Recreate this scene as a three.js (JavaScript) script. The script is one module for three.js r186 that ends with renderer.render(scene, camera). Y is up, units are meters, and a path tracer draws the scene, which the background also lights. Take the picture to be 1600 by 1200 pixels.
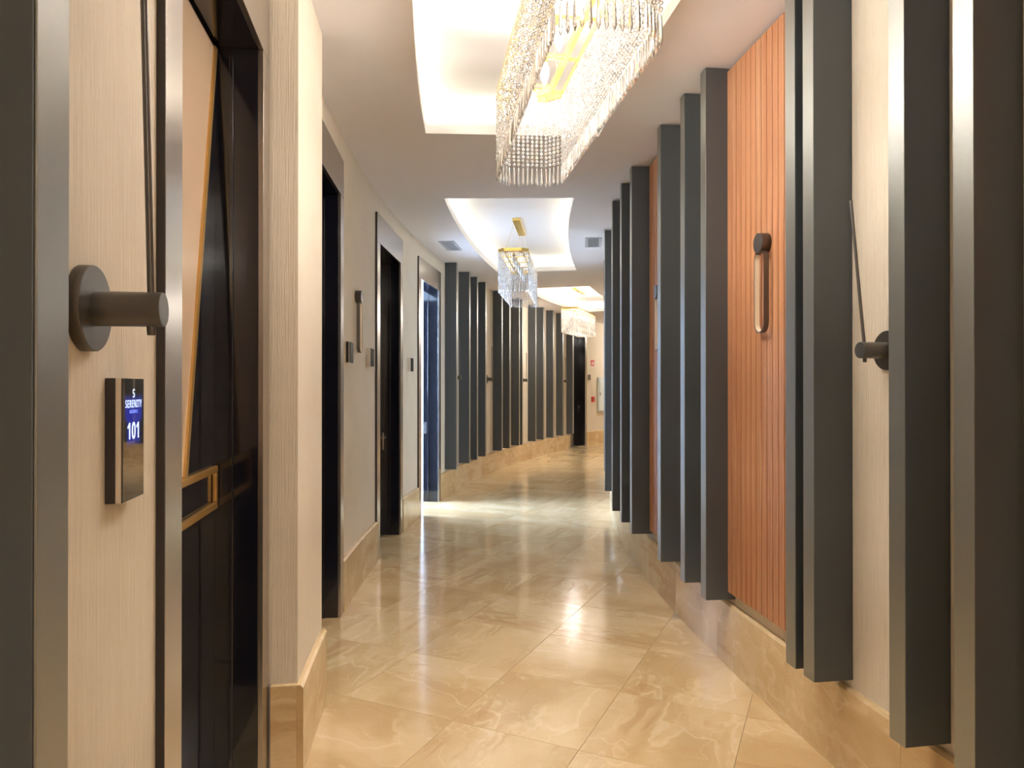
import * as THREE from 'three';
import { RoundedBoxGeometry } from 'three/addons/geometries/RoundedBoxGeometry.js';
import { mergeGeometries } from 'three/addons/utils/BufferGeometryUtils.js';
import { RectAreaLightUniformsLib } from 'three/addons/lights/RectAreaLightUniformsLib.js';

// ---------------------------------------------------------------- camera, sky, light levels, exposure
const scene = new THREE.Scene();
const camera = new THREE.PerspectiveCamera(58.1, 4 / 3, 0.05, 80);
camera.position.set(0, 1.2, 0);
camera.rotation.x = 0.0037;
scene.add(camera);
scene.background = new THREE.Color(0.62, 0.78, 1.0);          // overcast sky outside the window of the open room
RectAreaLightUniformsLib.init();
const COVE = 11.5, COVE_COLOR = new THREE.Color(1.0, 0.975, 0.76);   // hidden LED strips of the ceiling trays
const BULB = 0.55, BULB_DOWN = 0.75, BULB_COLOR = new THREE.Color(1.0, 0.94, 0.87);   // candle bulbs of the lit chandeliers, each: all round, and forward of the socket
const WINDOW = 80, WINDOW_COLOR = new THREE.Color(0.46, 0.65, 1.0); // daylight of the window in the open room
const renderer = new THREE.WebGLRenderer();
renderer.toneMapping = THREE.LinearToneMapping;
renderer.toneMappingExposure = 1.66;
renderer.shadowMap.enabled = true;

// ---------------------------------------------------------------- plan of the curved corridor (metres)
const CX = 18.332, Z0 = 4.7;            // centre of curvature: x, depth in front of the camera
const RO = 19.27, RI = 17.477;          // radius of the outer (left) and inner (right) wall face
const H = 2.55, LIP = 0.055, TOP = 2.72; // ceiling, tray lip, tray top
const TA = -0.50, TB = 0.72;            // ends of the corridor
const pol = (r, t, y = 0) => new THREE.Vector3(CX - r * Math.cos(t), y, -(Z0 + r * Math.sin(t)));

// ---------------------------------------------------------------- helpers
let seed = 7;
const rnd = () => { seed = (seed * 1664525 + 1013904223) >>> 0; return seed / 4294967296; };
const taken = {};
function numbered(n) { taken[n] = (taken[n] ?? -1) + 1; return taken[n] ? n + '_' + String(taken[n]).padStart(3, '0') : n; }
function shade(m) { m.castShadow = true; m.receiveShadow = true; return m; }
function part(name, geo, mat, parent) { const m = shade(new THREE.Mesh(Array.isArray(geo) ? mergeGeometries(geo.map(g => g.index ? g.toNonIndexed() : g)) : geo, mat)); m.name = name; parent.add(m); return m; }
function info(o, label, category, group, kind) { o.userData = { label, category }; if (group) o.userData.group = group; if (kind) o.userData.kind = kind; return o; }
function thing(name, label, category, group, kind) { const o = new THREE.Group(); o.name = numbered(name); scene.add(o); return info(o, label, category, group, kind); }
function struct(name, geo, mat, label, category) { const m = part(name, geo, mat, scene); return info(m, label, category, null, 'structure'); }
// stand an object on a wall: local x runs along the wall, y up, z out into the corridor
function onWall(o, side, t, y = 0, out = 0) {
  if (side === 'L') { o.position.copy(pol(RO - out, t, y)); o.rotation.y = Math.PI / 2 - t; }   // x points away from the camera
  else { o.position.copy(pol(RI + out, t, y)); o.rotation.y = -Math.PI / 2 - t; }               // x points towards the camera
  return o;
}
function uvm(g, sx = 1, ou = 0, ov = 0) {     // uv in metres by the main direction of each face
  if (g.index) g = g.toNonIndexed();
  const p = g.attributes.position, n = g.attributes.normal, uv = new Float32Array(p.count * 2);
  for (let i = 0; i < p.count; i++) {
    const ax = Math.abs(n.getX(i)), ay = Math.abs(n.getY(i)), az = Math.abs(n.getZ(i));
    let u, v;
    if (ay > ax && ay > az) { u = p.getX(i); v = p.getZ(i); } else if (ax > az) { u = p.getZ(i); v = p.getY(i); } else { u = p.getX(i); v = p.getY(i); }
    uv[2 * i] = u * sx + ou; uv[2 * i + 1] = v * sx + ov;
  }
  g.setAttribute('uv', new THREE.BufferAttribute(uv, 2));
  return g;
}
const box = (x0, x1, y0, y1, z0, z1, bevel = 0) => {
  const w = x1 - x0, h = y1 - y0, d = z1 - z0;
  const g = bevel ? new RoundedBoxGeometry(w, h, d, 1, bevel) : new THREE.BoxGeometry(w, h, d);
  g.translate((x0 + x1) / 2, (y0 + y1) / 2, (z0 + z1) / 2);
  return uvm(g);
};
const cyl = (r0, r1, h, n = 32) => new THREE.CylinderGeometry(r0, r1, h, n);
const strip = g => { g = g.index ? g.toNonIndexed() : g; for (const k of Object.keys(g.attributes)) if (!['position', 'normal', 'uv'].includes(k)) g.deleteAttribute(k); return g; };
const join = list => mergeGeometries(list.map(strip));
// sweep a closed profile [[r, y], ...] (counter-clockwise seen with r to the right) round the corridor's centre
function sweep(prof, t0, t1, step = 0.006, o = [0, 0, 0], ou = 0, ov = 0) {
  const n = Math.max(1, Math.ceil((t1 - t0) / step)), pos = [], uv = [], L = [0];
  for (let k = 0; k < prof.length; k++) { const a = prof[k], b = prof[(k + 1) % prof.length]; L.push(L[k] + Math.hypot(a[0] - b[0], a[1] - b[1])); }
  const put = (a, t, u, v) => { const q = pol(a[0], t, a[1]); pos.push(q.x - o[0], q.y - o[1], q.z - o[2]); uv.push(u + ou, v + ov); };
  const RM = (prof[0][0] + prof[1][0]) / 2;
  for (let i = 0; i < n; i++) {
    const a = t0 + (t1 - t0) * i / n, b = t0 + (t1 - t0) * (i + 1) / n;
    for (let k = 0; k < prof.length; k++) {
      const p = prof[k], q = prof[(k + 1) % prof.length], horiz = Math.abs(p[1] - q[1]) < 1e-6;
      const vp = horiz ? p[0] - RI : p[1], vq = horiz ? q[0] - RI : q[1], ua = (a - t0) * RM, ub = (b - t0) * RM;
      put(p, a, ua, vp); put(p, b, ub, vp); put(q, b, ub, vq);
      put(p, a, ua, vp); put(q, b, ub, vq); put(q, a, ua, vq);
    }
  }
  for (const [t, s] of [[t0, 1], [t1, -1]])
    for (let k = 1; k < prof.length - 1; k++) {
      const tri = [prof[0], prof[k], prof[k + 1]]; if (s < 0) tri.reverse();
      for (const a of tri) put(a, t, a[0] - RI, a[1]);
    }
  const g = new THREE.BufferGeometry();
  g.setAttribute('position', new THREE.Float32BufferAttribute(pos, 3));
  g.setAttribute('uv', new THREE.Float32BufferAttribute(uv, 2));
  g.computeVertexNormals();
  return g;
}
const rect = (r0, r1, y0, y1) => [[r0, y0], [r1, y0], [r1, y1], [r0, y1]];
const arc = (r0, r1, y0, y1, t0, t1, o) => sweep(rect(r0, r1, y0, y1), t0, t1, 0.006, o);

// ---------------------------------------------------------------- procedural textures
const HN = new Float32Array(65536); for (let i = 0; i < 65536; i++) HN[i] = rnd();
function vn(x, y, px, py) {                  // value noise, periodic in px, py cells
  let i = Math.floor(x), j = Math.floor(y); const fx = x - i, fy = y - j;
  const sx = fx * fx * (3 - 2 * fx), sy = fy * fy * (3 - 2 * fy);
  const w = (a, b) => HN[((((a % px) + px) % px) * 131 + (((b % py) + py) % py) * 977) & 65535];
  const a = w(i, j), b = w(i + 1, j), c = w(i, j + 1), d = w(i + 1, j + 1);
  return a + (b - a) * sx + (c - a) * sy + (a - b - c + d) * sx * sy;
}
function fbm(x, y, px, py, n) { let s = 0, a = 0.5, t = 0; for (let k = 0; k < n; k++) { s += a * vn(x, y, px, py); t += a; x = x * 2 + 17; y = y * 2 + 31; px *= 2; py *= 2; a *= 0.5; } return s / t; }
function tex(w, h, fn, srgb, rep = [1, 1]) {
  const d = new Uint8Array(w * h * 4);
  for (let j = 0; j < h; j++) for (let i = 0; i < w; i++) { const c = fn(i / w, j / h), k = 4 * (j * w + i); d[k] = c[0]; d[k + 1] = c[1]; d[k + 2] = c[2]; d[k + 3] = 255; }
  const t = new THREE.DataTexture(d, w, h); t.magFilter = THREE.LinearFilter; t.minFilter = THREE.LinearMipmapLinearFilter; t.generateMipmaps = true;
  t.wrapS = t.wrapT = THREE.RepeatWrapping; t.repeat.set(...rep); if (srgb) t.colorSpace = THREE.SRGBColorSpace; t.needsUpdate = true; return t;
}
const cl = v => Math.max(0, Math.min(255, v));
const mixc = (a, b, t) => [a[0] + (b[0] - a[0]) * t, a[1] + (b[1] - a[1]) * t, a[2] + (b[2] - a[2]) * t];
const sm = (a, b, x) => { x = Math.max(0, Math.min(1, (x - a) / (b - a))); return x * x * (3 - 2 * x); };
const marbleMap = tex(1024, 1024, (u, v) => {          // covers 2 m
  const wx = fbm(u * 6, v * 6, 6, 6, 4) - 0.5, wy = fbm(u * 6 + 9, v * 6 + 4, 6, 6, 4) - 0.5;
  const s = fbm(u * 4 + wx * 1.6, v * 12 + wy * 2.2, 4, 12, 5);
  const p = fbm(u * 9 + wy * 1.5, v * 9 + wx * 1.5, 9, 9, 4);
  let c = mixc([199, 171, 126], [217, 192, 151], sm(0.25, 0.75, s));
  c = mixc(c, [196, 160, 112], 0.38 * sm(0.52, 0.78, p));
  const r1 = 1 - Math.abs(2 * fbm(u * 5 + wx * 1.1, v * 9 + wy * 1.1, 5, 9, 5) - 1), r2 = 1 - Math.abs(2 * fbm(u * 9 + wy * 1.3 + 3, v * 12 + wx * 1.3, 9, 12, 4) - 1);
  c = mixc(c, [240, 224, 192], 0.34 * sm(0.93, 1.0, r1) * sm(0.35, 0.6, p + 0.1));
  c = mixc(c, [238, 220, 186], 0.28 * sm(0.94, 1.0, r2) * sm(0.4, 0.6, s));
  const r4 = 1 - Math.abs(2 * fbm(u * 17 + wx * 2 + 5, v * 21 + wy * 2, 17, 21, 3) - 1);
  c = mixc(c, [238, 222, 190], 0.24 * sm(0.93, 1.0, r4) * sm(0.42, 0.6, fbm(u * 5 + 7, v * 6, 5, 6, 3)));
  const br = fbm(u * 5 + wy * 1.2, v * 34 + wx * 2.5, 5, 34, 4);
  c = mixc(c, [186, 150, 106], 0.5 * sm(0.60, 0.74, br) * sm(0.5, 0.66, fbm(u * 6 + 2, v * 7, 6, 7, 2)));
  const g = (vn(u * 512, v * 512, 512, 512) - 0.5) * 5;
  return [cl(c[0] + g), cl(c[1] + g), cl(c[2] + g)];
}, true, [0.5, 0.5]);
const paper = (u, v) => 0.55 * vn(u * 256, v * 4, 256, 4) + 0.3 * vn(u * 256, v * 24, 256, 24) + 0.15 * vn(u * 512, v * 200, 512, 200);
const paperMap = tex(512, 512, (u, v) => { const k = (paper(u, v) - 0.5) * 16 + (fbm(u * 3, v * 3, 3, 3, 3) - 0.5) * 8; return [cl(217 + k), cl(206 + k), cl(188 + k)]; }, true, [2, 2]);
const paperBump = tex(512, 512, (u, v) => { const k = cl(paper(u, v) * 255); return [k, k, k]; }, false, [2, 2]);
const woodMap = tex(512, 512, (u, v) => {              // covers 0.5 m across the grain, 2.5 m along it
  const w = fbm(u * 8, v * 3, 8, 3, 3) - 0.5, g = fbm(u * 60 + w * 6, v * 5, 60, 5, 4), f = vn(u * 256, v * 20, 256, 20), b = fbm(u * 14, v * 2, 14, 2, 2);
  let c = mixc([176, 123, 87], [202, 154, 118], sm(0.25, 0.75, g)); c = mixc(c, [148, 88, 54], 0.35 * sm(0.55, 0.85, f)); c = mixc(c, [188, 126, 86], 0.5 * sm(0.4, 0.7, b));
  return [cl(c[0]), cl(c[1]), cl(c[2])];
}, true, [2, 0.4]);
const streak = tex(256, 256, (u, v) => { const k = cl(112 + 60 * (vn(u * 128, v * 3, 128, 3) - 0.5)); return [k, k, k]; }, false, [6, 1]);

// ---------------------------------------------------------------- materials
const lin = (r, g, b) => new THREE.Color().setRGB(r, g, b);
const M = {
  paper: new THREE.MeshStandardMaterial({ map: paperMap, bumpMap: paperBump, bumpScale: 0.0012, roughness: 0.75 }),
  plaster: new THREE.MeshStandardMaterial({ color: lin(0.84, 0.805, 0.81), roughness: 0.9 }),
  marble: new THREE.MeshPhysicalMaterial({ map: marbleMap, roughness: 0.13, ior: 1.55 }),
  marbleWall: new THREE.MeshPhysicalMaterial({ map: marbleMap, roughness: 0.2 }),
  grout: new THREE.MeshStandardMaterial({ color: lin(0.46, 0.36, 0.24), roughness: 0.9 }),
  fin: new THREE.MeshPhysicalMaterial({ color: lin(0.082, 0.093, 0.104), roughness: 0.42, metalness: 0.25, clearcoat: 0.15, clearcoatRoughness: 0.3 }),
  edge: new THREE.MeshStandardMaterial({ color: lin(0.33, 0.34, 0.325), roughness: 0.38, metalness: 0.9 }),
  bronze: new THREE.MeshStandardMaterial({ color: lin(0.46, 0.42, 0.385), roughness: 0.26, metalness: 0.95 }),
  frameSide: new THREE.MeshStandardMaterial({ color: lin(0.035, 0.028, 0.026), roughness: 0.5 }),
  black: new THREE.MeshPhysicalMaterial({ color: lin(0.0075, 0.008, 0.014), roughness: 0.12, clearcoat: 0.6, clearcoatRoughness: 0.05 }),
  tan: new THREE.MeshStandardMaterial({ color: lin(0.62, 0.45, 0.31), roughness: 0.38, metalness: 0.15, roughnessMap: streak }),
  gold: new THREE.MeshStandardMaterial({ color: lin(0.72, 0.44, 0.14), roughness: 0.3, metalness: 0.75 }),
  brass: new THREE.MeshStandardMaterial({ color: lin(0.86, 0.63, 0.20), roughness: 0.22, metalness: 0.9 }),
  wood: new THREE.MeshStandardMaterial({ map: woodMap, roughness: 0.5 }),
  satin: new THREE.MeshStandardMaterial({ color: lin(0.15, 0.14, 0.13), roughness: 0.36, metalness: 0.85 }),
  cream: new THREE.MeshStandardMaterial({ color: lin(0.86, 0.76, 0.60), roughness: 0.5 }),
  chrome: new THREE.MeshStandardMaterial({ color: lin(0.78, 0.74, 0.68), roughness: 0.08, metalness: 1 }),
  darkGlass: new THREE.MeshPhysicalMaterial({ color: lin(0.02, 0.02, 0.025), roughness: 0.05, clearcoat: 1, clearcoatRoughness: 0.02, ior: 1.7 }),
  crystal: new THREE.MeshPhysicalMaterial({ color: lin(0.96, 0.95, 0.95), roughness: 0.03, transmission: 0.945, thickness: 0.012, ior: 1.5, specularIntensity: 1 }),
  bulb: new THREE.MeshStandardMaterial({ color: lin(0.9, 0.88, 0.82), emissive: BULB_COLOR, emissiveIntensity: 7, roughness: 0.4 }),
  bulbOff: new THREE.MeshPhysicalMaterial({ color: lin(0.85, 0.85, 0.85), roughness: 0.25 }),
  led: new THREE.MeshStandardMaterial({ color: lin(0.9, 0.9, 0.85), emissive: COVE_COLOR, emissiveIntensity: 2, roughness: 0.6 }),
  white: new THREE.MeshStandardMaterial({ color: lin(0.80, 0.80, 0.79), roughness: 0.7 }),
  cabinet: new THREE.MeshStandardMaterial({ color: lin(0.72, 0.80, 0.82), roughness: 0.45 }),
  vent: new THREE.MeshStandardMaterial({ color: lin(0.5, 0.5, 0.51), roughness: 0.6 }),
  red: new THREE.MeshStandardMaterial({ color: lin(0.62, 0.03, 0.05), roughness: 0.5 }),
  pane: new THREE.MeshPhysicalMaterial({ color: lin(1, 1, 1), roughness: 0, transmission: 1, thickness: 0 }),
};

// ---------------------------------------------------------------- floor: marble tiles laid askew to the corridor
{
  const fl = thing('floor', 'polished beige marble tiled floor of the curved corridor', 'floor', null, 'structure');
  part('mortar_bed', sweep(rect(RI - 0.25, RO + 0.3, -0.06, -0.0025), TA - 0.01, TB + 0.01, 0.02), M.grout, fl);
  const S = 0.478, G = 0.0007, a = Math.atan2(0.42, 0.908), ca = Math.cos(a), sa = Math.sin(a);
  const variants = [];
  for (let k = 0; k < 24; k++) {
    const g = new RoundedBoxGeometry(S - 2 * G, 0.02, S - 2 * G, 1, 0.0009); const ou = rnd() * 2, ov = rnd() * 2, q = k % 4;
    const h = uvm(g), uv = h.attributes.uv;
    for (let i = 0; i < uv.count; i++) { const x = uv.getX(i), y = uv.getY(i), c = [[x, y], [-y, x], [-x, -y], [y, -x]][q]; uv.setXY(i, c[0] + ou, c[1] + ov); }
    variants.push(h);
  }
  for (let i = -45; i < 60; i++) for (let j = -45; j < 60; j++) {
    const du = (i + 0.5) * S, dv = (j + 0.5) * S;
    const X = 0.421 + du * sa - dv * ca, Z = 2.72 + du * ca + dv * sa;
    const r = Math.hypot(CX - X, Z - Z0), t = Math.atan2(Z - Z0, CX - X);
    if (r < RI - 0.24 || r > RO + 0.38 || t < TA - 0.012 || t > TB + 0.012) continue;
    const m = part('floor_tile', variants[Math.floor(rnd() * 24)], M.marble, fl);
    m.position.set(X, -0.01, -Z); m.rotation.y = -a;
  }
}

// ---------------------------------------------------------------- walls
const DOORS = [-0.158, -0.0775, 0.0267, 0.110, 0.4855];       // door centres on the left wall
const OH = 2.2, HALF = 0.0210;                               // height and half width (radians) of the openings in the wall
{
  const g = []; let t = TA;
  for (const d of DOORS) { g.push(arc(RO, RO + 0.15, 0, H, t, d - HALF)); g.push(arc(RO, RO + 0.15, OH + 0.02, H, d - HALF, d + HALF)); t = d + HALF; }
  g.push(arc(RO, RO + 0.15, 0, H, t, TB));
  struct('wall_left', g, M.paper, 'long curved beige wallpapered wall with the dark doors', 'wall');
  struct('wall_right', [arc(RI - 0.18, RI, 0, H, TA, TB)], M.paper, 'curved beige wall behind the wood panels and dark fins', 'wall');
  struct('wall_back', [arc(RI - 0.18, RO + 0.15, 0, H, TA - 0.012, TA - 0.0001)], M.paper, 'plain wall closing the corridor behind the viewer', 'wall');
  struct('wall_far', [arc(RI - 0.18, RO + 0.15, 0, H, TB + 0.0001, TB + 0.012)], M.paper, 'plain wall closing the far end of the corridor', 'wall');
  struct('wall_pier', [arc(RO - 0.10, RO - 0.0005, 0, H, -0.1328, -0.1074)], M.paper, 'beige wall pier standing out between the two nearest doors', 'wall');
}

// ---------------------------------------------------------------- marble skirting in separate pieces
function skirting(parent, side, r, t0, t1) {
  const n = Math.max(1, Math.round((t1 - t0) * r / 0.6));
  for (let k = 0; k < n; k++) {
    const a = t0 + (t1 - t0) * k / n + 0.00003, b = t0 + (t1 - t0) * (k + 1) / n - 0.00003, ou = rnd() * 2, ov = rnd() * 2;
    const p = side === 'L' ? [[r - 0.02, 0], [r, 0], [r, 0.275], [r - 0.011, 0.275], [r - 0.02, 0.266]] : [[r, 0], [r + 0.02, 0], [r + 0.02, 0.266], [r + 0.011, 0.275], [r, 0.275]];
    part('skirting_tile', sweep(p, a, b, 0.006, [0, 0, 0], ou, ov), M.marbleWall, parent);
  }
}
const bl = thing('baseboard_left', 'tall beige marble skirting along the left wall', 'skirting', null, 'structure');
const E = 0.0250;                                             // half width of a door with its metal frame, radians
for (const [a, b] of [[TA, DOORS[0] - E], [DOORS[1] + E, DOORS[2] - E], [DOORS[2] + E, DOORS[3] - E], [DOORS[3] + E, DOORS[4] - E], [DOORS[4] + E, TB]]) skirting(bl, 'L', RO, a, b);
skirting(bl, 'L', RO - 0.1, -0.1328 - 0.0010, -0.1074);
part('skirting_tile', sweep([[RO - 0.0995, 0], [RO - 0.0215, 0], [RO - 0.0215, 0.275], [RO - 0.0995, 0.275]], -0.1328 - 0.0010, -0.1328 - 0.00003, 0.006, [0, 0, 0], 0.6, 0.3), M.marbleWall, bl);
const br = thing('baseboard_right', 'tall beige marble skirting under the fins of the right wall', 'skirting', null, 'structure');
skirting(br, 'R', RI, TA, TB);

// ---------------------------------------------------------------- ceiling with light trays
const TRAYS = [[-0.466, -0.294], [-0.2262, -0.0542], [0.0138, 0.1862], [0.2600, 0.4300], [0.506, 0.676]];
const VENTS = [[17.66, 0.0999], [19.02, 0.1010]];       // ducts of the two air vents: radius, angle
const T0 = 17.89, T1 = 18.82, CV = 0.12, CVT = CV / 18.37;
{
  const g = [], a = RI - 0.18, b = RO + 0.18; let t = TA - 0.012;
  const strips = (r0, r1, y0, y1, t0, t1) => {                 // a strip of ceiling, left open where a duct passes
    const v = VENTS.find(([r, q]) => r > r0 && r < r1 && q > t0 && q < t1);
    if (!v) return [arc(r0, r1, y0, y1, t0, t1)];
    const [r, q] = v, hr = 0.053, ht = 0.188 / r;
    return [arc(r0, r1, y0, y1, t0, q - ht), arc(r0, r1, y0, y1, q + ht, t1), arc(r0, r - hr, y0, y1, q - ht, q + ht), arc(r + hr, r1, y0, y1, q - ht, q + ht)];
  };
  for (const [p, q] of TRAYS) {
    g.push(arc(a, b, H, H + LIP, t, p), ...strips(a, T0, H, H + LIP, p, q), ...strips(T1, b, H, H + LIP, p, q));
    t = q;
  }
  g.push(arc(a, b, H, H + LIP, t, TB + 0.012)); t = TA - 0.012;
  for (const [p, q] of TRAYS) {
    g.push(arc(a, b, H + LIP, TOP, t, p - CVT), ...strips(a, T0 - CV, H + LIP, TOP, p - CVT, q + CVT), ...strips(T1 + CV, b, H + LIP, TOP, p - CVT, q + CVT));
    t = q + CVT;
  }
  g.push(arc(a, b, H + LIP, TOP, t, TB + 0.012));
  g.push(arc(a, b, TOP, TOP + 0.08, TA - 0.012, TB + 0.012));
  struct('ceiling', g, M.plaster, 'white painted ceiling with recessed light trays', 'ceiling');
}
const trayText = ['behind the viewer', 'nearest, over the large chandelier', 'second along the corridor', 'third along the corridor', 'at the far end of the corridor'];
TRAYS.forEach(([p, q], k) => {
  const s = thing('cove_light', 'warm LED cove strip in the ceiling tray ' + trayText[k], 'cove light', 'cove lights of the ceiling trays');
  const c = pol(18.355, (p + q) / 2, H + LIP); s.position.copy(c);
  const run = (r, ta, tb, inward) => {                         // one straight length of strip lying on the ledge behind the lip
    const A = pol(r, ta), B = pol(r, tb), mid = A.clone().add(B).multiplyScalar(0.5); mid.y = H + LIP;
    light(mid, B.clone().sub(A), inward);
  };
  const light = (mid, along, inward) => {
    const L = along.length() * 0.985, x = along.clone().normalize(), dir = inward.clone().normalize().add(new THREE.Vector3(0, 1.15, 0)).normalize();
    const z = dir.clone().negate(), y = z.clone().cross(x), basis = new THREE.Matrix4().makeBasis(x, y, z);
    const m = part('led_strip', box(-L / 2, L / 2, -0.008, 0.008, -0.004, 0.004), M.led, s);
    m.quaternion.setFromRotationMatrix(basis); m.position.copy(mid).sub(c); m.position.y += 0.011;
    const li = new THREE.RectAreaLight(COVE_COLOR, COVE, L, 0.02); li.name = 'led_light';
    li.quaternion.copy(m.quaternion); li.position.copy(m.position).addScaledVector(dir, 0.008); li.castShadow = true; s.add(li);
  };
  const N = 3;
  for (let i = 0; i < N; i++) {
    const ta = p + (q - p) * i / N, tb = p + (q - p) * (i + 1) / N, tm = (ta + tb) / 2, out = new THREE.Vector3(-Math.cos(tm), 0, -Math.sin(tm));
    run(T0 - 0.07, ta, tb, out.clone()); run(T1 + 0.07, ta, tb, out.clone().negate());
  }
  for (const [t, sg] of [[p - 0.07 / 18.37, 1], [q + 0.07 / 18.37, -1]]) {
    const A = pol(T0 - 0.04, t), B = pol(T1 + 0.04, t), mid = A.clone().add(B).multiplyScalar(0.5); mid.y = H + LIP;
    light(mid, B.clone().sub(A), new THREE.Vector3(Math.sin(t) * sg, 0, -Math.cos(t) * sg));
  }
});

// ---------------------------------------------------------------- doors on the left wall
function makeDoor(n, t, label, open) {
  const d = thing('door_' + n, label, 'door', null, 'structure'); onWall(d, 'L', t);
  const W = 0.475, w = 0.3825;
  for (const s of [-1, 1]) {
    const x0 = s < 0 ? -W : w, x1 = s < 0 ? -w : W;
    part('jamb_facing', box(x0, x1, 0, 2.198, 0.0065, 0.021, 0.001), M.bronze, d);
    part('jamb_edge', box(s < 0 ? -W - 0.0025 : W, s < 0 ? -W : W + 0.0025, 0, 2.4, 0.0065, 0.0205), M.frameSide, d);
    const rv = part('jamb_lining', box(s < 0 ? -w - 0.018 : w, s < 0 ? -w : w + 0.018, 0, OH, -0.149, 0.006, 0.001), M.black, d);
    part('stop_bead', box(s < 0 ? -w : w - 0.008, s < 0 ? -w + 0.008 : w, 0, OH - 0.012, open ? -0.10 : -0.075, open ? -0.088 : -0.063, 0.002), M.black, d);
    if (open && s > 0) { const k = part('strike_plate', box(w - 0.003, w, 0.71, 0.83, -0.135, -0.110, 0.001), M.chrome, d); k.userData.label = 'chrome strike plate'; }
  }
  part('header_panel', box(-W, W, 2.2, 2.4, 0.0065, 0.021, 0.001), M.bronze, d);
  part('head_lining', box(-w - 0.018, w + 0.018, OH, OH + 0.018, -0.149, 0.006, 0.001), M.black, d);
  if (open) {
    const leaf = part('door_leaf', box(-w + 0.002, -w + 0.047, 0.006, 2.19, -0.92, -0.155, 0.002), M.black, d);
    return d;
  }
  const leaf = part('door_leaf', box(-w + 0.0004, w - 0.0004, 0.0008, 2.1995, -0.148, -0.115, 0.002), M.black, d);
  if (n !== 1) {
    part('lock_plate', box(w - 0.045, w - 0.012, 0.69, 0.83, -0.115, -0.109, 0.002), M.chrome, leaf);
    const kn = cyl(0.010, 0.010, 0.012, 20); kn.rotateX(Math.PI / 2); kn.translate(w - 0.0285, 0.79, -0.103); part('keyhole', kn, M.satin, leaf);
    return d;
  }
  const flat = (pts, th) => { const s = new THREE.Shape(pts.map(p => new THREE.Vector2(...p))); const g = new THREE.ExtrudeGeometry(s, { depth: th, bevelEnabled: false }); g.translate(0, 0, -0.115); return uvm(g); };
  const inlay = part('inlay_panel', flat([[-0.37, 0.975], [0.075, 0.975], [0.352, 2.188], [-0.37, 2.188]], 0.003), M.tan, leaf); inlay.userData.label = 'tan satin inlay tapering downwards';
  const tr = part('inlay_trim', flat([[0.075, 0.968], [0.098, 0.968], [0.378, 2.188], [0.352, 2.188]], 0.008), M.gold, leaf); tr.userData.label = 'slanting gold trim';
  const y0 = 0.845, y1 = 0.970, x0 = -0.06, x1 = 0.374, b = 0.02;
  const fr = part('lock_surround', [box(x0, x1, y0, y0 + b, -0.115, -0.103, 0.003), box(x0, x1, y1 - b, y1, -0.115, -0.103, 0.003), box(x0, x0 + b, y0 + b, y1 - b, -0.115, -0.103, 0.003), box(x1 - b, x1, y0 + b, y1 - b, -0.115, -0.103, 0.003)], M.gold, leaf); fr.userData.label = 'gold rectangular trim';
  return d;
}
makeDoor(1, DOORS[0], 'nearest gloss black door with tan inlay and gold trim');
makeDoor(2, DOORS[1], 'gloss black door mostly hidden behind the beige pier');
makeDoor(3, DOORS[2], 'gloss black door between the two small mirrored wall panels');
makeDoor(4, DOORS[3], 'open doorway letting in bluish daylight, with black lining', true);
makeDoor(5, DOORS[4], 'small dark door at the far end beside the red fire sign');

// ---------------------------------------------------------------- the daylit room behind the open doorway
{
  const room = (name, geo, mat, label, cat) => { const m = struct(name, geo, mat, label, cat); onWall(m, 'L', DOORS[3]); return m; };
  const x0 = -2.0, x1 = 1.1, z0 = -3.4, z1 = -0.17;
  room('floor_room', box(x0, x1, -0.06, -0.004, z0, z1 - 0.0), M.white, 'pale floor of the daylit room', 'floor');
  room('ceiling_room', box(x0 - 0.1, x1 + 0.1, 2.6, 2.7, z0 - 0.1, z1), M.white, 'white ceiling of the daylit room', 'ceiling');
  room('wall_room_near', box(x0 - 0.1, x0, -0.06, 2.6, z0, z1 + 0.06), M.white, 'white wall of the daylit room nearest the viewer', 'wall');
  room('wall_room_far', box(x1, x1 + 0.1, -0.06, 2.6, z0, z1 + 0.06), M.white, 'white wall seen through the open doorway', 'wall');
  const a = -0.9, b = 0.9, c = 1.05, e = 2.45;
  room('wall_room_window', [box(x0 - 0.1, a, -0.06, 2.6, z0 - 0.1, z0), box(b, x1 + 0.1, -0.06, 2.6, z0 - 0.1, z0), box(a, b, -0.06, c, z0 - 0.1, z0), box(a, b, e, 2.6, z0 - 0.1, z0)], M.white, 'white outer wall of the daylit room with the window', 'wall');
  const w = thing('window_1', 'tall window lighting the room behind the open doorway', 'window', null, 'structure'); onWall(w, 'L', DOORS[3]);
  const f = 0.05;
  part('frame', [box(a, b, c, c + f, z0 - 0.08, z0 - 0.02), box(a, b, e - f, e, z0 - 0.08, z0 - 0.02), box(a, a + f, c + f, e - f, z0 - 0.08, z0 - 0.02), box(b - f, b, c + f, e - f, z0 - 0.08, z0 - 0.02), box(-f / 2, f / 2, c + f, e - f, z0 - 0.08, z0 - 0.02)], M.white, w);
  part('pane', box(a + f, -f / 2, c + f, e - f, z0 - 0.055, z0 - 0.05), M.pane, w); part('pane', box(f / 2, b - f, c + f, e - f, z0 - 0.055, z0 - 0.05), M.pane, w);
  const l = new THREE.RectAreaLight(WINDOW_COLOR, WINDOW, b - a, e - c); l.name = 'window_daylight'; l.position.set(0, (c + e) / 2, z0 + 0.01); l.rotation.y = Math.PI; l.castShadow = true; w.add(l);
}

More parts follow.
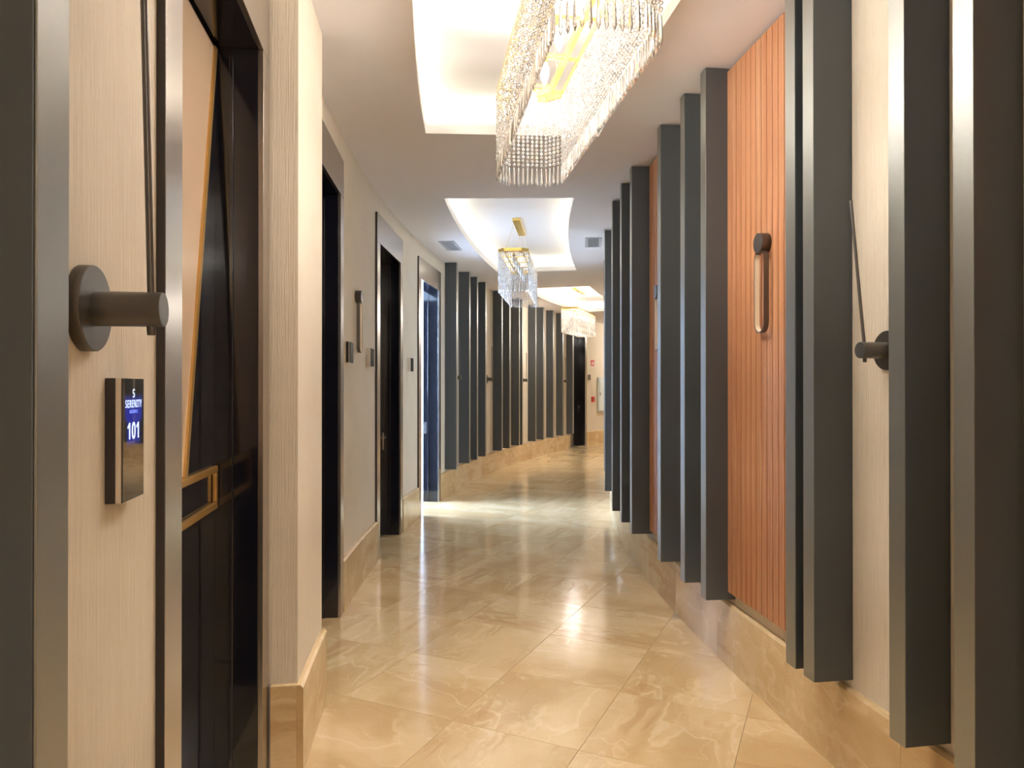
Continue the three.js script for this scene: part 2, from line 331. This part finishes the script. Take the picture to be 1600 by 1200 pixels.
// ---------------------------------------------------------------- dark vertical fins
const finGeo = {};
function fin(side, t, depth, label, group) {
  const o = thing('wall_fin', label, 'wall fin', group), w = 0.057;
  onWall(o, side, t + w / 2 / (side === 'L' ? RO - depth : RI + depth));
  const k = depth.toFixed(2) + side;
  if (!finGeo[k]) finGeo[k] = [box(-w / 2, w / 2, 0.30, H - 0.004, side === 'L' ? 0.0003 : 0.0003, depth - 0.002, 0.0015), box(-w / 2 + 0.0005, w / 2 - 0.0005, 0.30, H - 0.004, depth - 0.002, depth, 0.0006)];
  part('fin_body', finGeo[k][0], M.fin, o);
  part('edge_strip', finGeo[k][1], M.edge, o).userData.label = 'satin metal front edge';
}
const ord = ['first', 'second', 'third', 'fourth', 'fifth', 'sixth', 'seventh', 'eighth', 'ninth', 'tenth', 'eleventh', 'twelfth', 'thirteenth', 'fourteenth'];
[[-0.1817, 0.13], [-0.1699, 0.13], [-0.1480, 0.13], [-0.1422, 0.13], [-0.1017, 0.13], [-0.0869, 0.13], [-0.0654, 0.13], [-0.0271, 0.13], [-0.0068, 0.13], [0.0173, 0.13], [0.0715, 0.10], [0.152, 0.08]]
  .forEach(([t, d], i) => fin('R', t, d, ord[i] + ' dark grey fin on the right wall, counted from the right edge of the picture', 'dark fins on the right wall'));
fin('L', -0.2215, 0.13, 'dark grey fin at the left edge of the picture, before the nearest sconce', 'dark fins on the left wall');
[0.1468, 0.1794, 0.1992, 0.2212, 0.2641, 0.2847, 0.3105, 0.3183, 0.3548, 0.3761, 0.4029, 0.4293, 0.4567]
  .forEach((t, i) => fin('L', t, 0.13, ord[i] + ' dark grey fin on the left wall, counted from the open daylit doorway', 'dark fins on the left wall'));

// ---------------------------------------------------------------- slatted wood panels on the right wall
const slatGeo = Array.from({ length: 8 }, () => { const g = new RoundedBoxGeometry(0.0375, 2.20, 0.025, 1, 0.0015); return uvm(g, 1, rnd(), rnd()); });
function slats(t0, t1, label) {
  const o = thing('slat_panel', label, 'wood panel', 'slatted wood panels'), tc = (t0 + t1) / 2, W = (t1 - t0) * RI; onWall(o, 'R', tc);
  part('backing_board', box(-W / 2, W / 2, 0.33, 2.535, 0.0005, 0.006), M.wood, o);
  const n = Math.round(W / 0.0425), p = W / n;
  for (let i = 0; i < n; i++) { const m = part('slat', slatGeo[Math.floor(rnd() * 8)], M.wood, o); m.position.set(-W / 2 + (i + 0.5) * p, 1.4325, 0.0185); m.scale.x = p / 0.0425; }
}
slats(-0.226, -0.1868, 'strip of slatted orange wood panel at the right edge of the picture');
slats(-0.1384, -0.0990, 'wide slatted orange wood panel carrying the large loop lamp');
slats(-0.0615, -0.0300, 'narrow sliver of slatted wood panel farther along the right wall');

// ---------------------------------------------------------------- swivel sconces: disc, arm and thin upright rod
function sconce(side, t, lean, label) {
  const o = thing('wall_sconce', label, 'wall lamp', 'rod sconces'); onWall(o, side, t, 1.302);
  const pz = new THREE.LatheGeometry([[0, 0.001], [0.056, 0.001], [0.056, 0.0155], [0.0548, 0.017], [0, 0.017]].map(p => new THREE.Vector2(...p)), 48); pz.rotateX(Math.PI / 2);
  part('base_plate', pz, M.satin, o);
  const az = new THREE.LatheGeometry([[0.023, 0.017], [0.023, 0.0975], [0.0222, 0.0985], [0, 0.0985]].map(p => new THREE.Vector2(...p)), 40); az.rotateX(Math.PI / 2);
  const arm = part('arm', az, M.satin, o);
  const s = side === 'L' ? 1 : -1, len = 0.44, ang = Math.atan2(lean * s, len);
  const rod = cyl(0.0045, 0.0045, len, 14); rod.translate(0, len / 2, 0); rod.rotateZ(-ang); rod.translate(0, 0.0, 0.083); part('light_rod', rod, M.satin, o);
  const nub = cyl(0.006, 0.005, 0.012, 14); nub.translate(0, -0.028, 0.083); part('set_screw', nub, M.satin, arm);
}
sconce('L', -0.1985, -0.036, 'nearest rod sconce with round plate above the lit room display');
sconce('R', -0.1578, 0.060, 'rod sconce on the right wall between the nearest dark fins');
sconce('L', 0.1655, -0.01, 'far rod sconce beside the first fin past the open doorway');
sconce('L', 0.2470, -0.01, 'far rod sconce between the fourth and fifth left fins');
sconce('L', 0.3380, -0.01, 'far rod sconce between the eighth and ninth left fins');
sconce('L', 0.4440, -0.01, 'farthest rod sconce, between the last two left fins');

// ---------------------------------------------------------------- loop lamps
function stadium(w, y0, y1, S = THREE.Shape) { const r = w / 2, s = new S(); s.moveTo(-r, y0 + r); s.absarc(0, y0 + r, r, Math.PI, 2 * Math.PI, false); s.lineTo(r, y1 - r); s.absarc(0, y1 - r, r, 0, Math.PI, false); s.lineTo(-r, y0 + r); return s; }
function loopLamp(side, t, out, label) {
  const o = thing('loop_wall_lamp', label, 'wall lamp', 'loop lamps'); onWall(o, side, t, 1.735, out);
  const d = new THREE.LatheGeometry([[0, 0.0005], [0.037, 0.0005], [0.037, 0.036], [0.036, 0.037], [0, 0.037]].map(p => new THREE.Vector2(...p)), 40); d.rotateX(Math.PI / 2);
  part('mount_disc', d, M.satin, o);
  const ring = (wo, wi, z0, z1) => { const s = stadium(wo, -0.335 + (0.078 - wo) / 2, -0.022); s.holes.push(stadium(wi, -0.335 + (0.078 - wi) / 2, -0.022 - (wo - wi) / 2, THREE.Path)); const g = new THREE.ExtrudeGeometry(s, { depth: z1 - z0, bevelEnabled: false, curveSegments: 20 }); g.translate(0, 0, z0); return uvm(g); };
  const band = part('loop_band', ring(0.078, 0.070, 0.012, 0.032), M.satin, o);
  part('diffuser', ring(0.0698, 0.065, 0.0135, 0.0305), M.cream, band).userData.label = 'cream light diffuser lining the loop';
}
loopLamp('R', -0.1213, 0.031, 'large loop lamp on the wide slatted wood panel');
loopLamp('R', -0.0462, 0.031, 'loop lamp half hidden on the narrow wood panel');
loopLamp('L', -0.0305, 0.0, 'loop lamp on the beige wall between two small mirrored panels');

// ---------------------------------------------------------------- small mirrored panels by the doors, and the lit room display
function mirrorPanel(t, label) {
  const o = thing('door_panel', label, 'door panel', 'mirrored door panels'); onWall(o, 'L', t, 1.388);
  part('case', box(-0.055, 0.055, -0.059, 0.059, 0.001, 0.031, 0.003), M.chrome, o);
  part('glass_front', box(-0.049, 0.049, -0.054, 0.054, 0.031, 0.0345, 0.001), M.darkGlass, o);
}
mirrorPanel(-0.0463, 'small mirrored panel just past the door behind the pier');
mirrorPanel(-0.0115, 'small mirrored panel right before the middle black door');
mirrorPanel(0.0665, 'small mirrored panel before the open daylit doorway');
mirrorPanel(0.5155, 'tiny mirrored panel under the red fire sign');
{
  const o = thing('room_display', 'black glass room number display glowing blue, beside the nearest door', 'display'); onWall(o, 'L', -0.1923, 1.123);
  part('case', box(-0.044, 0.048, -0.089, 0.089, 0.0008, 0.014, 0.001), M.frameSide, o);
  part('bezel', box(-0.044, 0.048, -0.089, 0.089, 0.014, 0.022, 0.001), M.chrome, o);
  const cv = document.createElement('canvas'); cv.width = 256; cv.height = 512; const c = cv.getContext('2d');
  c.fillStyle = '#000'; c.fillRect(0, 0, 256, 512);
  c.fillStyle = 'rgba(14,34,165,1)'; c.globalAlpha = 0.16; for (let k = 0; k < 7; k++) { c.fillRect(40 - 5 * k, 92 - 5 * k, 176 + 10 * k, 60 + 10 * k); c.fillRect(66 - 5 * k, 184 - 5 * k, 124 + 10 * k, 76 + 10 * k); } c.globalAlpha = 1;
  c.textAlign = 'center'; c.fillStyle = '#cfe2ff'; c.strokeStyle = '#cfe2ff';
  c.font = 'bold 46px sans-serif'; c.save(); c.translate(128, 122); c.scale(0.98, 1); c.fillText('SERENITY', 0, 0); c.restore();
  c.fillStyle = '#7f9bff'; c.font = 'bold 19px sans-serif'; c.fillText('RESIDENCE', 128, 146);
  c.lineWidth = 8; c.beginPath(); c.moveTo(140, 46); c.bezierCurveTo(112, 42, 114, 60, 128, 61); c.bezierCurveTo(144, 62, 142, 79, 116, 75); c.stroke();
  c.fillStyle = '#d8ecff'; c.font = 'bold 98px sans-serif'; c.fillText('101', 128, 256);
  c.strokeStyle = '#4a3518'; c.lineWidth = 3; c.beginPath(); c.arc(92, 328, 14, 0, 7); c.stroke(); c.beginPath(); c.arc(164, 318, 16, 0, 7); c.stroke();
  const t = new THREE.CanvasTexture(cv); t.colorSpace = THREE.SRGBColorSpace;
  const g = new THREE.PlaneGeometry(0.088, 0.176); g.translate(0.002, 0, 0.0236);
  part('glass_front', box(-0.0435, 0.0475, -0.0885, 0.0885, 0.022, 0.0233), M.darkGlass, o);
  const sm_ = new THREE.MeshPhysicalMaterial({ color: lin(0.015, 0.015, 0.02), roughness: 0.05, clearcoat: 1, clearcoatRoughness: 0.02, ior: 1.7, emissive: 0xffffff, emissiveMap: t, emissiveIntensity: 1.2 });
  part('screen', g, sm_, o);
}

// ---------------------------------------------------------------- crystal chandeliers
const CHL = 1.25, CHW = 0.265, CUT = 0.055;
function plan(l, w, c) { return [[-l / 2 + c, -w / 2], [l / 2 - c, -w / 2], [l / 2, -w / 2 + c], [l / 2, w / 2 - c], [l / 2 - c, w / 2], [-l / 2 + c, w / 2], [-l / 2, w / 2 - c], [-l / 2, -w / 2 + c]]; }
function ringGeo(l, w, c, th, y0, y1) {
  const s = new THREE.Shape(plan(l, w, c).map(p => new THREE.Vector2(...p))); s.holes.push(new THREE.Path(plan(l - 2 * th, w - 2 * th, c - 0.4 * th).map(p => new THREE.Vector2(...p))));
  const g = new THREE.ExtrudeGeometry(s, { depth: y1 - y0, bevelEnabled: false }); g.rotateX(Math.PI / 2); g.translate(0, y1, 0); return uvm(g);
}
const PITCH = 0.0158, ROWS = 17, YT = 2.362;
const stringGeo = join([...Array.from({ length: ROWS }, (_, k) => { const g = new THREE.IcosahedronGeometry(0.0070, 0); g.rotateY(k * 0.7); g.rotateX(k * 0.4); g.translate(0, YT - 0.008 - k * PITCH, 0); return g; }), (() => { const g = new THREE.CylinderGeometry(0.0004, 0.0004, ROWS * PITCH, 4); g.translate(0, YT - ROWS * PITCH / 2, 0); return g; })()]);
const dropGeo = (() => { const g = new THREE.LatheGeometry([[0.0008, 0], [0.0028, -0.006], [0.0058, -0.060], [0.0052, -0.066], [0.0005, -0.078]].map(p => new THREE.Vector2(...p)), 6); const q = g.toNonIndexed(); q.computeVertexNormals(); q.translate(0, YT - ROWS * PITCH - 0.004, 0); return q; })();
const bulbGeo = (() => { const g = new THREE.LatheGeometry([[0.0085, 0], [0.016, -0.018], [0.0175, -0.032], [0.012, -0.056], [0.004, -0.074], [0, -0.08]].map(p => new THREE.Vector2(...p)), 16); return g; })();
function chandelier(t, lit, label) {
  const o = thing('crystal_chandelier', label, 'chandelier', 'crystal chandeliers'); o.position.copy(pol(18.355, t, 0)); o.rotation.y = Math.PI / 2 - t;
  part('ceiling_canopy', box(-0.32, 0.32, TOP - 0.028, TOP - 0.0005, -0.035, 0.035, 0.004), M.brass, o);
  for (const x of [-0.28, 0.28]) for (const z of [-0.02, 0.02]) {
    const a = new THREE.Vector3(x, TOP - 0.028, z), b = new THREE.Vector3(x * 1.6, 2.385, z * 4.4), g = new THREE.TubeGeometry(new THREE.LineCurve3(a, b), 1, 0.0012, 6);
    part('suspension_wire', g, M.brass, o);
  }
  part('outer_ring', ringGeo(CHL, CHW, CUT, 0.006, 2.362, 2.388), M.brass, o);
  const inner = part('lamp_frame', ringGeo(CHL - 0.10, CHW - 0.09, CUT * 0.8, 0.016, 2.362, 2.388), M.brass, o);
  for (const x of [-0.55, -0.275, 0, 0.275, 0.55]) part('cross_bar', box(x - 0.004, x + 0.004, 2.370, 2.380, -CHW / 2, CHW / 2), M.brass, inner);
  for (const x of [-0.5, -0.25, 0, 0.25, 0.5]) {
    const sk = cyl(0.010, 0.012, 0.03, 16); sk.translate(x, 2.358, 0); const s = part('bulb_socket', [sk, box(x - 0.003, x + 0.003, 2.372, 2.378, -CHW / 2 + 0.05, CHW / 2 - 0.05)], M.brass, o);
    const b = part('candle_bulb', bulbGeo, lit ? M.bulb : M.bulbOff, o); b.position.set(x, 2.343, 0);
    if (lit) { const l = new THREE.PointLight(BULB_COLOR, BULB, 0, 2); l.name = 'bulb_light'; l.position.set(x, 2.31, 0); l.castShadow = true; o.add(l);
      const f = new THREE.SpotLight(BULB_COLOR, BULB_DOWN, 0, 1.42, 0.45, 2); f.name = 'bulb_beam'; f.position.set(x, 2.31, 0); f.target.position.set(x, 0, 0); f.castShadow = true; o.add(f, f.target); }
  }
  const P = plan(CHL - 0.004, CHW - 0.004, CUT);
  for (let k = 0; k < 8; k++) {
    const a = P[k], b = P[(k + 1) % 8], L = Math.hypot(b[0] - a[0], b[1] - a[1]), n = Math.max(2, Math.round(L / 0.0185));
    for (let i = 0; i < n; i++) {
      const u = i / n, m = part('bead_string', stringGeo, M.crystal, o); m.position.set(a[0] + (b[0] - a[0]) * u, 0, a[1] + (b[1] - a[1]) * u); m.rotation.y = rnd() * 6;
      part('crystal_drop', dropGeo, M.crystal, m);
    }
  }
}
chandelier(-0.380, true, 'crystal chandelier hanging behind the viewer');
chandelier(-0.137, true, 'large lit crystal chandelier overhead at the top of the picture');
chandelier(0.100, false, 'unlit crystal chandelier in the second ceiling tray');
chandelier(0.345, true, 'small lit crystal chandelier farthest down the corridor in view');
chandelier(0.591, true, 'crystal chandelier hidden round the bend at the far end');

// ---------------------------------------------------------------- ceiling grilles
function grille(r, t, label) {
  const o = thing('ceiling_grille', label, 'air vent', 'ceiling air vents'); o.position.copy(pol(r, t, H)); o.rotation.y = Math.PI / 2 - t;
  const L = 0.42, W = 0.15, b = 0.022;
  part('frame', [box(-L / 2, L / 2, -0.008, -0.0004, -W / 2, -W / 2 + b, 0.002), box(-L / 2, L / 2, -0.008, -0.0004, W / 2 - b, W / 2, 0.002), box(-L / 2, -L / 2 + b, -0.008, -0.0004, -W / 2 + b, W / 2 - b, 0.002), box(L / 2 - b, L / 2, -0.008, -0.0004, -W / 2 + b, W / 2 - b, 0.002)], M.vent, o);
  const dl = L / 2 - b - 0.003, dw = W / 2 - b - 0.003, dt = TOP - H - 0.002;   // open sheet-metal duct above the vanes
  part('duct', [box(-dl, -dl + 0.001, 0.001, dt, -dw, dw), box(dl - 0.001, dl, 0.001, dt, -dw, dw), box(-dl, dl, 0.001, dt, -dw, -dw + 0.001), box(-dl, dl, 0.001, dt, dw - 0.001, dw)], M.vent, o);
  for (let i = 0; i < 7; i++) { const z = -W / 2 + b + (i + 0.5) * (W - 2 * b) / 7; part('vane', box(-L / 2 + b, L / 2 - b, -0.007, 0.010, z - 0.003, z + 0.003), M.vent, o); }
  part('cross_bar', box(-0.006, 0.006, -0.0078, -0.0071, -W / 2 + b, W / 2 - b), M.vent, o);
}
grille(...VENTS[0], 'louvred air vent in the ceiling by the right fins');
grille(...VENTS[1], 'louvred air vent in the ceiling over the open doorway');

// ---------------------------------------------------------------- far end of the left wall
{
  const s = thing('fire_sign', 'red and white fire sign on the far wall', 'sign'); onWall(s, 'L', 0.5270, 1.69);
  part('board', box(-0.085, 0.085, -0.06, 0.06, 0.001, 0.006), M.red, s);
  const fl = new THREE.Shape([[-0.045, -0.04], [-0.02, -0.045], [0, -0.02], [0.01, 0.0], [-0.005, 0.04], [-0.03, 0.01], [-0.05, -0.01]].map(p => new THREE.Vector2(...p))); const fg = new THREE.ExtrudeGeometry(fl, { depth: 0.001, bevelEnabled: false }); fg.translate(0, 0, 0.0061);
  part('flame_symbol', fg, M.white, s); part('extinguisher_symbol', [box(0.035, 0.06, -0.045, 0.02, 0.0061, 0.0071), box(0.042, 0.053, 0.022, 0.042, 0.0061, 0.0071)], M.white, s);
  const c = thing('fire_call_point', 'red fire alarm call point low on the far wall', 'alarm'); onWall(c, 'L', 0.5262, 0.935);
  part('housing', box(-0.05, 0.05, -0.055, 0.055, 0.001, 0.04, 0.004), M.red, c); part('press_plate', box(-0.028, 0.028, -0.03, 0.028, 0.04, 0.042), M.satin, c);
  const e = thing('electric_cabinet', 'pale blue white electric cabinet on the far wall', 'cabinet'); onWall(e, 'L', 0.5560, 1.035);
  part('body', box(-0.33, 0.33, -0.36, 0.36, 0.012, 0.05, 0.004), M.cabinet, e); const dr = part('cabinet_door', box(-0.31, 0.31, -0.34, 0.34, 0.05, 0.058, 0.002), M.cabinet, e);
  part('door_lock', box(-0.29, -0.27, -0.02, 0.04, 0.058, 0.066, 0.002), M.satin, dr); part('warning_mark', box(-0.10, -0.04, 0.06, 0.2, 0.0582, 0.0592), M.red, dr);
}
renderer.render(scene, camera);
